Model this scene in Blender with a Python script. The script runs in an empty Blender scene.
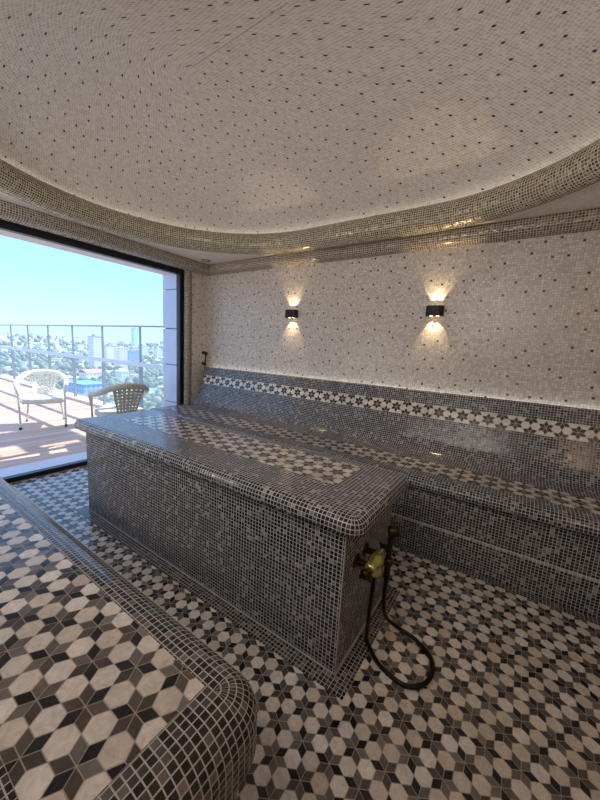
import bpy, math, random
from math import sin, cos, pi, sqrt, floor, radians, atan2
from mathutils import Vector, Matrix
random.seed(7)
C = bpy.context.scene.collection
SC = bpy.context.scene

# ------------------------------------------------------------------ helpers
def lin(r, g, b):
    f = lambda c: (c/255/12.92) if c/255 <= .04045 else ((c/255+.055)/1.055)**2.4
    return (f(r), f(g), f(b), 1.0)

class MB:
    """collects faces with uv (metres), a colour and a material slot, then becomes ONE mesh"""
    def __init__(s):
        s.v = []; s.f = []; s.uv = []; s.col = []; s.mi = []; s.sm = []
    def face(s, pts, uvs=None, mi=0, col=(1, 1, 1), smooth=False):
        n = len(s.v)
        s.v += [tuple(p) for p in pts]
        s.f.append(tuple(range(n, n+len(pts))))
        s.uv.append(uvs or [(0, 0)]*len(pts)); s.col.append(col); s.mi.append(mi); s.sm.append(smooth)
    def grid(s, P, U=None, mi=0, smooth=True, closed_i=False, closed_j=False, col=(1, 1, 1), keep=None):
        ni, nj = len(P), len(P[0]); n = len(s.v)
        for r in P: s.v += [tuple(p) for p in r]
        for i in range(ni if closed_i else ni-1):
            for j in range(nj if closed_j else nj-1):
                if keep and not keep(i, j): continue
                i2 = (i+1) % ni; j2 = (j+1) % nj
                s.f.append((n+i*nj+j, n+i2*nj+j, n+i2*nj+j2, n+i*nj+j2))
                if U:
                    s.uv.append([U[i][j], U[i+1 if closed_i else i2][j], U[i+1 if closed_i else i2][j+1 if closed_j else j2], U[i][j+1 if closed_j else j2]])
                else: s.uv.append([(0, 0)]*4)
                s.col.append(col); s.mi.append(mi); s.sm.append(smooth)
    def box(s, x0, x1, y0, y1, z0, z1, mi=0, col=(1, 1, 1)):
        a = [(x0,y0,z0),(x1,y0,z0),(x1,y1,z0),(x0,y1,z0),(x0,y0,z1),(x1,y0,z1),(x1,y1,z1),(x0,y1,z1)]
        for q, ax in (((3,2,1,0),(0,1)),((4,5,6,7),(0,1)),((0,1,5,4),(0,2)),((2,3,7,6),(0,2)),((1,2,6,5),(1,2)),((3,0,4,7),(1,2))):
            p = [a[k] for k in q]
            s.face(p, [(t[ax[0]], t[ax[1]]) for t in p], mi, col)
    def tube(s, pts, r, seg=10, mi=0, caps=True, col=(1, 1, 1)):
        pts = [Vector(p) for p in pts]; n = len(pts)
        rr = r if isinstance(r, (list, tuple)) else [r]*n
        P = []; U = []; prev = None; L = 0
        for i, p in enumerate(pts):
            t = (pts[min(i+1, n-1)]-pts[max(i-1, 0)]).normalized()
            if prev is None:
                x = t.orthogonal().normalized()
            else:
                x = (prev-t*prev.dot(t)).normalized()
            prev = x; y = t.cross(x)
            if i: L += (p-pts[i-1]).length
            P.append([p+(x*cos(2*pi*k/seg)+y*sin(2*pi*k/seg))*rr[i] for k in range(seg)])
            U.append([(L, k*2*pi*rr[i]/seg) for k in range(seg+1)])
        s.grid(P, U, mi, True, False, True, col)
        if caps:
            s.face(P[0][::-1], None, mi, col); s.face(P[-1], None, mi, col)
    def lathe(s, prof, origin, axis=(0, 0, 1), seg=20, mi=0):
        o = Vector(origin); a = Vector(axis).normalized(); x = a.orthogonal().normalized(); y = a.cross(x)
        P = [[o+a*h+(x*cos(2*pi*k/seg)+y*sin(2*pi*k/seg))*max(r, 1e-5) for k in range(seg)] for r, h in prof]
        s.grid(P, None, mi, True, False, True)
    def build(s, name, mats, parent=None):
        me = bpy.data.meshes.new(name)
        me.from_pydata(s.v, [], s.f)
        uvl = me.uv_layers.new(name='UVMap')
        flat = [c for u in s.uv for p in u for c in p]
        uvl.data.foreach_set('uv', flat)
        ca = me.color_attributes.new('tile', 'FLOAT_COLOR', 'CORNER')
        cf = []
        for f, c in zip(s.f, s.col): cf += [c[0], c[1], c[2], 1.0]*len(f)
        ca.data.foreach_set('color', cf)
        if not isinstance(mats, (list, tuple)): mats = [mats]
        for m in mats: me.materials.append(m)
        me.polygons.foreach_set('material_index', s.mi)
        me.polygons.foreach_set('use_smooth', s.sm)
        me.update()
        o = bpy.data.objects.new(name, me); C.objects.link(o)
        if parent: o.parent = parent
        return o

def tag(o, label=None, cat=None, group=None, kind=None):
    if label: o['label'] = label
    if cat: o['category'] = cat
    if group: o['group'] = group
    if kind: o['kind'] = kind
    return o
def empty(name, loc=(0, 0, 0), rz=0, **k):
    o = bpy.data.objects.new(name, None); C.objects.link(o)
    o.empty_display_size = .1; o.location = loc; o.rotation_euler = (0, 0, rz)
    tag(o, **k); return o
def spline(pts, n=8):
    pts = [Vector(p) for p in pts]; out = []
    for i in range(len(pts)-1):
        p0 = pts[max(i-1, 0)]; p1 = pts[i]; p2 = pts[i+1]; p3 = pts[min(i+2, len(pts)-1)]
        for k in range(n):
            t = k/n
            out.append(.5*((2*p1)+(p2-p0)*t+(2*p0-5*p1+4*p2-p3)*t*t+(3*p1-p0-3*p2+p3)*t**3))
    out.append(pts[-1]); return out

# ------------------------------------------------------------------ materials
class NT:
    def __init__(s, name):
        s.m = bpy.data.materials.new(name); s.m.use_nodes = True
        s.t = s.m.node_tree; s.b = s.t.nodes['Principled BSDF']
    def n(s, typ, **k):
        o = s.t.nodes.new(typ)
        for a, b in k.items(): setattr(o, a, b)
        return o
    def l(s, a, b): s.t.links.new(a, b)
    def math(s, op, a, b=None, c=None):
        o = s.n('ShaderNodeMath', operation=op)
        for i, v in enumerate((a, b, c)):
            if v is None: continue
            if isinstance(v, (int, float)): o.inputs[i].default_value = v
            else: s.l(v, o.inputs[i])
        return o.outputs[0]
    def vm(s, op, a, b=None, scale=None):
        o = s.n('ShaderNodeVectorMath', operation=op)
        for i, v in enumerate((a, b)):
            if v is None: continue
            if isinstance(v, tuple): o.inputs[i].default_value = v
            else: s.l(v, o.inputs[i])
        if scale is not None: o.inputs['Scale'].default_value = scale
        return o.outputs['Value'] if op in ('LENGTH', 'DOT_PRODUCT', 'DISTANCE') else o.outputs[0]
    def mix(s, fac, a, b, blend='MIX'):
        o = s.n('ShaderNodeMix', data_type='RGBA', blend_type=blend)
        for i, v in ((0, fac), (6, a), (7, b)):
            if isinstance(v, (int, float)): o.inputs[i].default_value = v
            elif isinstance(v, tuple): o.inputs[i].default_value = v
            else: s.l(v, o.inputs[i])
        return o.outputs[2]
    def ramp(s, fac, stops, interp='LINEAR'):
        o = s.n('ShaderNodeValToRGB'); o.color_ramp.interpolation = interp
        e = o.color_ramp.elements
        while len(e) < len(stops): e.new(.5)
        for k, (p, c) in enumerate(stops): e[k].position = p; e[k].color = c
        s.l(fac, o.inputs[0]); return o.outputs[0]

def mosaic(name, p, stops, grout, g=.07, dots=0, dot_stops=None, rough=.28, metal=0.0, tilt=.03, interp='LINEAR', spec=.5, attr=False):
    """square mosaic laid on UVs given in metres"""
    N = NT(name)
    uv = N.n('ShaderNodeUVMap', uv_map='UVMap').outputs[0]
    q = N.vm('SCALE', uv, scale=1/p)
    cell = N.vm('FLOOR', q); fr = N.vm('SUBTRACT', q, cell)
    d = N.vm('ABSOLUTE', N.vm('SUBTRACT', fr, (.5, .5, 0)))
    sx = N.n('ShaderNodeSeparateXYZ'); N.l(d, sx.inputs[0])
    mx = N.math('MAXIMUM', sx.outputs[0], sx.outputs[1])
    gm = N.math('GREATER_THAN', mx, .5-g)
    wn = N.n('ShaderNodeTexWhiteNoise', noise_dimensions='2D'); N.l(N.vm('ADD', cell, (.37, .61, 0)), wn.inputs['Vector'])
    col = N.ramp(wn.outputs['Value'], stops, interp)
    # veining inside the stone pieces
    nz = N.n('ShaderNodeTexNoise'); nz.inputs['Scale'].default_value = 55; nz.inputs['Detail'].default_value = 4
    N.l(uv, nz.inputs['Vector'])
    v = N.math('MULTIPLY_ADD', nz.outputs[0], .7, .65)
    vc = N.n('ShaderNodeCombineColor'); [N.l(v, vc.inputs[i]) for i in range(3)]
    col = N.mix(1.0, col, vc.outputs[0], 'MULTIPLY')
    if dots:
        sy = N.n('ShaderNodeSeparateXYZ'); N.l(cell, sy.inputs[0])
        row = N.math('FLOOR', N.math('DIVIDE', N.math('ADD', sy.outputs[1], .5), float(dots)))
        sh = N.math('MULTIPLY', N.math('FLOORED_MODULO', row, 2.0), float(dots//2))
        cs = N.n('ShaderNodeCombineXYZ'); N.l(sh, cs.inputs[0])
        cl2 = N.vm('ADD', cell, cs.outputs[0])
        big = N.vm('FLOOR', N.vm('SCALE', N.vm('ADD', cl2, (.5, .5, 0)), scale=1/dots))
        mod = N.vm('SUBTRACT', cl2, N.vm('SCALE', big, scale=float(dots)))
        w2 = N.n('ShaderNodeTexWhiteNoise', noise_dimensions='2D'); N.l(N.vm('ADD', big, (.21, .47, 0)), w2.inputs['Vector'])
        pick = N.vm('FLOOR', N.vm('ADD', N.vm('SCALE', w2.outputs['Color'], scale=dots*.55), (dots*.22, dots*.22, 0)))
        df = N.vm('MULTIPLY', N.vm('SUBTRACT', mod, pick), (1, 1, 0))
        dm = N.math('LESS_THAN', N.vm('LENGTH', df), .5)
        w3 = N.n('ShaderNodeTexWhiteNoise', noise_dimensions='2D'); N.l(N.vm('ADD', big, (5.3, 1.9, 0)), w3.inputs['Vector'])
        col = N.mix(dm, col, N.ramp(w3.outputs['Value'], dot_stops, 'CONSTANT'))
    if attr:
        at = N.n('ShaderNodeVertexColor', layer_name='tile'); sr = N.n('ShaderNodeSeparateColor'); N.l(at.outputs[0], sr.inputs[0])
        col = N.mix(N.math('LESS_THAN', sr.outputs[0], .7), col, at.outputs[0])
    col = N.mix(gm, col, grout)
    N.l(col, N.b.inputs['Base Color'])
    rg = N.math('MULTIPLY_ADD', gm, .8-rough, rough); N.l(rg, N.b.inputs['Roughness'])
    if metal: N.l(N.math('MULTIPLY_ADD', gm, -metal, metal), N.b.inputs['Metallic'])
    N.b.inputs['Specular IOR Level'].default_value = spec
    ge = N.n('ShaderNodeNewGeometry')
    tl = N.vm('SCALE', N.vm('SUBTRACT', wn.outputs['Color'], (.5, .5, .5)), scale=tilt*2)
    N.l(N.vm('NORMALIZE', N.vm('ADD', ge.outputs['Normal'], tl)), N.b.inputs['Normal'])
    return N.m

def plain(name, col, rough=.5, metal=0, noise=0, scale=20, spec=.5, alpha=None):
    N = NT(name)
    if noise:
        tc = N.n('ShaderNodeTexCoord'); nz = N.n('ShaderNodeTexNoise'); nz.inputs['Scale'].default_value = scale; nz.inputs['Detail'].default_value = 5
        N.l(tc.outputs['Object'], nz.inputs['Vector'])
        lo = tuple(c*(1-noise) for c in col[:3])+(1,); hi = tuple(min(1, c*(1+noise)) for c in col[:3])+(1,)
        N.l(N.ramp(nz.outputs[0], [(.3, lo), (.7, hi)]), N.b.inputs['Base Color'])
    else: N.b.inputs['Base Color'].default_value = col
    N.b.inputs['Roughness'].default_value = rough; N.b.inputs['Metallic'].default_value = metal
    N.b.inputs['Specular IOR Level'].default_value = spec
    return N.m

PT = .0177                                   # pitch of the small square mosaic
dark_stops = [(0, lin(20, 20, 22)), (.45, lin(34, 33, 35)), (.7, lin(58, 56, 58)), (.88, lin(100, 98, 100)), (1, lin(150, 149, 150))]
M_dark = mosaic('dark_marble_mosaic', PT, dark_stops, lin(178, 176, 176), .085, rough=.15, tilt=.018, spec=.42)
M_darkb = mosaic('brown_border_mosaic', PT, [(0, lin(26, 23, 23)), (.5, lin(46, 41, 40)), (.85, lin(80, 73, 70)), (1, lin(116, 108, 103))], lin(166, 162, 158), .075, rough=.17, tilt=.022)
cream_stops = [(0, lin(186, 176, 166)), (.5, lin(206, 197, 187)), (1, lin(224, 217, 208))]
dotc = [(0, lin(30, 24, 20)), (.45, lin(62, 48, 36)), (.82, lin(100, 84, 66)), (.95, lin(190, 178, 150))]
M_wall = mosaic('cream_wall_mosaic', PT, cream_stops, lin(176, 168, 160), .07, dots=7, dot_stops=dotc, rough=.3, tilt=.04)
M_dome = mosaic('cream_dome_mosaic', PT, [(0, lin(182, 170, 160)), (.6, lin(196, 185, 176)), (1, lin(206, 196, 187))], lin(226, 219, 211), .075, attr=True, rough=.35, tilt=.03)
M_soffit = mosaic('plain_cream_mosaic', PT, [(0, lin(220, 211, 200)), (1, lin(234, 226, 216))], lin(212, 204, 195), .06, rough=.35, tilt=.03)
M_gold = mosaic('gold_glass_mosaic', PT, [(0, lin(62, 55, 40)), (.4, lin(106, 95, 70)), (.8, lin(142, 129, 98)), (1, lin(186, 174, 142))], lin(204, 197, 178), .11, rough=.24, metal=.3, tilt=.10)
M_trim = mosaic('bronze_cornice_mosaic', PT, [(0, lin(70, 60, 51)), (.5, lin(112, 99, 84)), (1, lin(156, 143, 126))], lin(186, 177, 164), .11, rough=.22, metal=.25, tilt=.10)
M_lite = mosaic('pale_grout_row', PT, [(0, lin(120, 115, 112)), (1, lin(190, 186, 182))], lin(200, 196, 192), .12, rough=.4)
M_grout = plain('grout', lin(150, 142, 132), .8, noise=.1, scale=30)

def tile_mat():
    N = NT('marble_inlay_tile')
    at = N.n('ShaderNodeVertexColor', layer_name='tile')
    tc = N.n('ShaderNodeTexCoord'); nz = N.n('ShaderNodeTexNoise'); nz.inputs['Scale'].default_value = 45; nz.inputs['Detail'].default_value = 6; nz.inputs['Distortion'].default_value = 1.2
    N.l(tc.outputs['Object'], nz.inputs['Vector'])
    v = N.math('MULTIPLY_ADD', nz.outputs[0], .8, .6)
    vc = N.n('ShaderNodeCombineColor'); [N.l(v, vc.inputs[i]) for i in range(3)]
    N.l(N.mix(1.0, at.outputs[0], vc.outputs[0], 'MULTIPLY'), N.b.inputs['Base Color'])
    N.b.inputs['Roughness'].default_value = .2
    return N.m
M_tile = tile_mat()

CREAM = [lin(208, 199, 189), lin(200, 189, 177), lin(214, 207, 199), lin(196, 184, 170)]
RHOMB = [lin(28, 27, 30), lin(36, 34, 38), lin(86, 77, 71), lin(98, 90, 84), lin(72, 64, 60), lin(112, 105, 100)]
RHOMB2 = [lin(52, 48, 48), lin(62, 57, 56), lin(104, 95, 89), lin(118, 109, 102), lin(92, 84, 79), lin(128, 120, 114)]
def vary(c, a=.1):
    k = 1+random.uniform(-a, a); return tuple(x*k for x in c[:3])

# ------------------------------------------------------------------ six-point star and hexagon inlay (real stone pieces)
def clip(poly, x0, x1, y0, y1):
    for ax, val, sgn in ((0, x0, 1), (0, x1, -1), (1, y0, 1), (1, y1, -1)):
        out = []
        for i in range(len(poly)):
            a, b = poly[i-1], poly[i]
            da, db = sgn*(a[ax]-val), sgn*(b[ax]-val)
            if (da >= 0) != (db >= 0):
                t = da/(da-db); out.append((a[0]+(b[0]-a[0])*t, a[1]+(b[1]-a[1])*t))
            if db >= 0: out.append(b)
        poly = out
        if len(poly) < 3: return None
    ar = sum(poly[i-1][0]*poly[i][1]-poly[i][0]*poly[i-1][1] for i in range(len(poly)))/2
    return poly if abs(ar) > 2e-6 else None
def inset(poly, d):
    cx = sum(p[0] for p in poly)/len(poly); cy = sum(p[1] for p in poly)/len(poly); out = []
    n = len(poly)
    sg = 1 if sum(poly[i-1][0]*poly[i][1]-poly[i][0]*poly[i-1][1] for i in range(n)) > 0 else -1
    for i in range(n):
        p0, p1, p2 = poly[i-1], poly[i], poly[(i+1) % n]
        e1 = Vector((p1[0]-p0[0], p1[1]-p0[1])); e2 = Vector((p2[0]-p1[0], p2[1]-p1[1]))
        if e1.length < 1e-6 or e2.length < 1e-6: out.append(p1); continue
        e1.normalize(); e2.normalize()
        n1 = Vector((-e1.y, e1.x))*sg; n2 = Vector((-e2.y, e2.x))*sg
        den = 1+n1.dot(n2)
        m = (n1+n2)/max(den, .25)
        out.append((p1[0]+m.x*d, p1[1]+m.y*d))
    return out
def inlay(mb, x0, x1, y0, y1, a, rot, put, mi, mi_grout, gap=.0011, origin=(0, 0), skip=None, dark=RHOMB, light=CREAM, lift=.0012):
    """put(u, v, lift) gives the point in space"""
    n = max(1, int((x1-x0)/.15))
    for k in range(n):
        xa = x0+(x1-x0)*k/n; xb = x0+(x1-x0)*(k+1)/n
        mb.face([put(xa, y0, .0006), put(xb, y0, .0006), put(xb, y1, .0006), put(xa, y1, .0006)], None, mi_grout)
    L = 2*sqrt(3)*a
    R = lambda x, y: (x*cos(rot)-y*sin(rot)+origin[0], x*sin(rot)+y*cos(rot)+origin[1])
    rng = int(max(abs(t) for t in (x0-origin[0], x1-origin[0], y0-origin[1], y1-origin[1]))/L*1.7)+3
    for j in range(-rng, rng+1):
        for i in range(-rng*2, rng*2+1):
            sx = i*L+j*L/2; sy = j*L*sqrt(3)/2
            q = R(sx, sy)
            if not (x0-L*1.2 < q[0] < x1+L*1.2 and y0-L*1.2 < q[1] < y1+L*1.2): continue
            if skip and skip(*q): continue
            e = lambda t, r: (sx+r*cos(radians(t)), sy+r*sin(radians(t)))
            pieces = []
            k0 = random.randint(0, 5)
            for k in range(6):
                t = 60*k
                c = random.choice(dark[:2]) if (k+k0) % 3 == 0 else random.choice(dark[2:])
                pieces.append(([(sx, sy), e(t-30, a), e(t, sqrt(3)*a), e(t+30, a)], vary(c, .2)))
            for t in (30, 90):
                h = e(t, 2*a)
                pieces.append(([(h[0]+a*cos(radians(30+60*k)), h[1]+a*sin(radians(30+60*k))) for k in range(6)], vary(random.choice(light), .07)))
            for poly, c in pieces:
                p = clip([R(*w) for w in poly], x0, x1, y0, y1)
                if not p: continue
                p = inset(p, gap)
                mb.face([put(u, v, lift) for u, v in p], [(u, v) for u, v in p], mi, c)

# ------------------------------------------------------------------ key dimensions (metres)
XL, XR, YB, YF = -3.54, 1.02, 2.95, -.55     # inner faces of the walls
ZS = 2.30                                    # flat border of the ceiling
XFR = -3.62                                  # window frame plane
WY0, WY1, WZ1 = -.30, 2.63, 2.185            # window opening

# ------------------------------------------------------------------ floor
A0 = .0295
BX0, BX1, BY0, BY1 = -2.60, -.466, 1.064, 1.635   # block body
mb = MB()
mb.box(XL-.12, XR+.1, YF-.1, YB+.1, -.12, -.0005, 1)
inlay(mb, XL-.03, XR, .30, 2.108, A0, 0, lambda u, v, l: (u, v, l), 0, 1, origin=(-.342, .797),
      skip=lambda x, y: BX0+.12 < x < BX1-.12 and BY0+.12 < y < BY1-.12)
W = 4*PT
def strip(x0, x1, y0, y1):
    z = .0022
    mb.face([(x0, y0, z), (x1, y0, z), (x1, y1, z), (x0, y1, z)], [(x0, y0), (x1, y0), (x1, y1), (x0, y1)], 2)
strip(BX0-W, BX1+W, BY0-W, BY0); strip(BX0-W, BX1+W, BY1, BY1+W); strip(BX0-W, BX0, BY0, BY1); strip(BX1, BX1+W, BY0, BY1)
strip(XL, XR, 2.105, 2.18); strip(XL, -.40, .36, .45)
floor_o = mb.build('floor', [M_tile, M_grout, M_darkb]); tag(floor_o, kind='structure')

# ------------------------------------------------------------------ walls
def wall_quad(mb, p, mi=0, ax=None):
    mb.face(p, [(t[ax[0]], t[ax[1]]) for t in p], mi)
mb = MB(); mb.box(XL-.4, XR+.15, YB, YB+.2, -.1, 3.3, 0); tag(mb.build('wall_back', M_wall), kind='structure')
mb = MB(); mb.box(XR, XR+.15, YF-.15, YB, -.1, 3.3, 0); tag(mb.build('wall_right', M_wall), kind='structure')
mb = MB(); mb.box(XL-.4, XR+.15, YF-.15, YF, -.1, 3.3, 0); tag(mb.build('wall_front', M_wall), kind='structure')
M_ext = plain('exterior_cladding', lin(196, 214, 244), .35, noise=.03, scale=3)
mb = MB()
XO = -4.02
for (ya, yb, za, zb) in ((WY1+.09, YB, -.1, 3.3), (YF, WY0-.02, -.1, 3.3), (WY0-.02, WY1+.09, WZ1+.02, 3.3)):
    mb.box(XFR+.02, XL, ya, yb, za, zb, 0)
wl = mb.build('wall_left', M_wall); tag(wl, kind='structure')
# outer skin of the facade: a pier of pale panels with open joints, and the lintel
mb = MB()
zj = [-.05, .52, 1.02, 1.49, 1.98, 2.6]
for k in range(len(zj)-1):
    mb.box(XO, XFR-.06, WY1+.0, WY1+.34, zj[k]+.006, zj[k+1]-.006, 0)
mb.box(XO+.02, XFR-.06, WY1+.02, WY1+.32, -.05, 2.6, 1)  # darker backing behind the open joints
tag(mb.build('trim_1', [M_ext, plain('joint_backing', lin(120, 130, 145), .8)]), kind='structure')
mb = MB(); mb.box(XO, XFR+.0, WY0-.3, WY1+.34, WZ1+.035, 3.3, 0); mb.box(XO, XFR, WY0-.4, WY0-.05, -.05, WZ1+.035, 0)
tag(mb.build('trim_2', M_ext), kind='structure')

# ------------------------------------------------------------------ ceiling: flat border with a stadium opening, ring and dome
CX0, CX1, CY = -1.93, -.755, 1.45
def stadium(R, n=40):
    """points and outward normals round the opening"""
    out = []
    for k in range(n+1):
        t = pi/2+pi*k/n; out.append((CX0+R*cos(t), CY+R*sin(t)))
    for k in range(n+1):
        t = -pi/2+pi*k/n; out.append((CX1+R*cos(t), CY+R*sin(t)))
    # subdivide the straights
    res = []
    for i, p in enumerate(out):
        q = out[(i+1) % len(out)]; d = math.hypot(q[0]-p[0], q[1]-p[1])
        m = 10 if d > .6 else 1
        for k in range(m): res.append((p[0]+(q[0]-p[0])*k/m, p[1]+(q[1]-p[1])*k/m))
    return res
def lens(loop):
    L = [0]
    for i in range(len(loop)):
        p = loop[i]; q = loop[(i+1) % len(loop)]; L.append(L[-1]+math.hypot(q[0]-p[0], q[1]-p[1]))
    return L
RO = 1.435
mb = MB()
inner = stadium(RO-.03)
def to_rect(p):
    cx, cy = (CX0+CX1)/2, CY
    dx, dy = p[0]-cx, p[1]-cy
    ts = []
    if dx > 1e-9: ts.append((XR-cx)/dx)
    if dx < -1e-9: ts.append((XL-.02-cx)/dx)
    if dy > 1e-9: ts.append((YB-cy)/dy)
    if dy < -1e-9: ts.append((YF-cy)/dy)
    t = min(ts); return (cx+dx*t, cy+dy*t)
outer = [to_rect(p) for p in inner]
n = len(inner)
for i in range(n):
    a, b, c, d = inner[i], inner[(i+1) % n], outer[(i+1) % n], outer[i]
    pts = [a, b, c, d]
    mb.face([(x, y, ZS) for x, y in pts], pts, 0)
    # corner pieces left over between neighbouring rays
for cxr, cyr in ((XL-.02, YB), (XR, YB), (XL-.02, YF), (XR, YF)):
    best = min(range(n), key=lambda i: -1 if False else abs(atan2(outer[i][1]-CY, outer[i][0]-(CX0+CX1)/2)-atan2(cyr-CY, cxr-(CX0+CX1)/2)))
    for i in (best-1, best):
        a, b = outer[i % n], outer[(i+1) % n]
        if abs(a[0]-b[0]) > 1e-6 and abs(a[1]-b[1]) > 1e-6:
            pts = [a, b, (cxr, cyr)]; mb.face([(x, y, ZS) for x, y in pts], pts, 0)
ceil = mb.build('ceiling', [M_soffit]); tag(ceil, kind='structure')

# dome laid in rows parallel to the opening
mb = MB()
RD, ZD, HD = 1.40, 2.44, .53
prof = []
K = 200
s = 0; last = None; samples = []
for k in range(K+1):
    r = RD*(1-k/K); z = ZD+HD*(1-(r/RD)**2.2)
    if last: s += math.hypot(r-last[0], z-last[1])
    last = (r, z); samples.append((s, r, z))
rows = int(s/PT)
def at_s(q):
    for i in range(1, len(samples)):
        if samples[i][0] >= q:
            a, b = samples[i-1], samples[i]; t = (q-a[0])/(b[0]-a[0]+1e-12)
            return a[1]+(b[1]-a[1])*t, a[2]+(b[2]-a[2])*t
    return samples[-1][1:]
tiles = []
for k in range(rows+1):
    r0, z0 = at_s(k*PT); r1, z1 = at_s(min((k+1)*PT, s))
    la, lb = stadium(max(r0, .001)), stadium(max(r1, .001)); La, Lb = lens(la), lens(lb)
    n_t = max(1, round((La[-1]+Lb[-1])/2/PT))
    def walk(loop, L):
        out = []; q = 0
        for t_ in range(n_t):
            d = L[-1]*t_/n_t
            while q < len(loop)-1 and L[q+1] <= d: q += 1
            f_ = (d-L[q])/max(L[q+1]-L[q], 1e-9); a, b = loop[q], loop[(q+1) % len(loop)]
            out.append((a[0]+(b[0]-a[0])*f_, a[1]+(b[1]-a[1])*f_))
        return out
    pa, pb_ = walk(la, La), walk(lb, Lb)
    for t_ in range(n_t):
        u_ = (t_+1) % n_t
        tiles.append(([(*pa[t_], z0), (*pa[u_], z0), (*pb_[u_], z1), (*pb_[t_], z1)], [(t_*PT+1e-4, k*PT+1e-4), ((t_+1)*PT-1e-4, k*PT+1e-4), ((t_+1)*PT-1e-4, (k+1)*PT-1e-4), (t_*PT+1e-4, (k+1)*PT-1e-4)]))
order = list(range(len(tiles))); random.shuffle(order); cellmap = {}; dark_t = {}
dmin = PT*4.7
for q in order:
    c = tiles[q][0][0]; key = (int(c[0]//dmin), int(c[1]//dmin))
    if any((c[0]-o[0])**2+(c[1]-o[1])**2 < dmin*dmin for ix in (-1, 0, 1) for iy in (-1, 0, 1) for o in cellmap.get((key[0]+ix, key[1]+iy), ())): continue
    cellmap.setdefault(key, []).append(c); dark_t[q] = random.choice([lin(34, 27, 22), lin(44, 34, 27), lin(66, 52, 40), lin(30, 26, 24), lin(100, 84, 64)])[:3]
for q, (p4, u4) in enumerate(tiles):
    mb.face(p4, u4, 0, dark_t.get(q, (1, 1, 1)))
dome = mb.build('ceiling', [M_dome]); tag(dome, kind='structure'); dome.name = 'ceiling.001'

# the gold ring moulding round the opening
mb = MB()
RT, RC, ZC = .098, 1.348, 2.372
loopO = stadium(RC); Lo = lens(loopO)
P = []; U = []
for k in range(25):
    t = radians(-10+(-250-(-10))*k/24)         # from the outer side under and round the inner side
    R_ = RC+RT*cos(t); z = ZC+RT*sin(t)
    P.append([(p[0], p[1], z) for p in stadium(R_)]); U.append([(x, k*RT*radians(240)/24) for x in Lo])
mb.grid(P, U, 0, True, False, True)
ring = mb.build('trim_3', M_gold); tag(ring, kind='structure')
def emit(name, col, st):
    N = NT(name); N.b.inputs['Emission Color'].default_value = col; N.b.inputs['Emission Strength'].default_value = st; N.b.inputs['Base Color'].default_value = (.8, .8, .8, 1)
    return N.m
mb = MB()
P = [[(p[0], p[1], 2.425) for p in stadium(1.385)], [(p[0], p[1], 2.44) for p in stadium(1.398)]]
mb.grid(P, None, 0, True, False, True)
ls = mb.build('light_strip', emit('cove_led', lin(250, 252, 244), 13), ring)

# cornices (convex quarter rounds) along the walls
def cornice(name, prof, p0, p1, mat):
    """prof: (offset from wall, z); swept from p0 to p1 along the wall, inward normal to the left handled by caller"""
    mb = MB(); (x0, y0, nx, ny, m0), (x1, y1, _, _, m1) = p0, p1
    P = []; U = []; v = 0
    L = math.hypot(x1-x0, y1-y0); tx, ty = (x1-x0)/L, (y1-y0)/L
    for k, (o, z) in enumerate(prof):
        if k: v += math.hypot(o-prof[k-1][0], z-prof[k-1][1])
        a = m0*o; b = L-m1*o
        P.append([(x0+tx*a+nx*o, y0+ty*a+ny*o, z), (x0+tx*b+nx*o, y0+ty*b+ny*o, z)]); U.append([(a, v), (b, v)])
    mb.grid(P, U, 0, True)
    o = mb.build(name, mat); tag(o, kind='structure'); return o
def bulge(w, h, z1, n=12):
    return [(0, z1-h-.001)]+[(w*sin(pi/2*k/n)**.8, z1-h*cos(pi/2*k/n)**.8) for k in range(n+1)][0:0]+[(w*(sin(pi/2*k/n)), z1-h*(cos(pi/2*k/n))) for k in range(n+1)]
pb = [(0, 2.185)]+[(.012+.078*sin(pi/2*k/10), 2.19+.108*(1-cos(pi/2*k/10))) for k in range(11)]+[(.09, 2.30)]
# convex: belly outwards
pb = [(.004, 2.185)]+[(.085*sin(radians(t)), 2.30-.11*cos(radians(t))) for t in range(0, 91, 9)]
pbk = [(.0, 2.186), (.035, 2.188), (.062, 2.198), (.08, 2.215), (.088, 2.24), (.088, 2.27), (.08, 2.301)]
plf = [(.0, 2.190), (.05, 2.192), (.09, 2.202), (.118, 2.22), (.132, 2.245), (.136, 2.27), (.13, 2.301)]
cornice('trim_4', pbk, (XL, YB, 0, -1, 1), (XR, YB, 0, -1, 1), M_trim)
cornice('trim_5', plf, (XL, YF, 1, 0, 1), (XL, YB, 1, 0, .7), M_trim)
cornice('trim_6', pbk, (XL, YF, 0, 1, 1), (XR, YF, 0, 1, 1), M_trim)
cornice('trim_7', pbk, (XR, YF, -1, 0, 1), (XR, YB, -1, 0, 1), M_trim)
# rounded mosaic trim down the window jamb
mb = MB(); P = []; U = []
for k in range(13):
    t = pi*k/12
    P.append([(XL-.035+.05*sin(t), WY1+.045-.045*cos(t), z) for z in (0, 2.2)]); U.append([(z, k*.0126) for z in (0, 2.2)])
mb.grid(P, U, 0, True); tag(mb.build('trim_8', M_trim), kind='structure')

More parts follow.
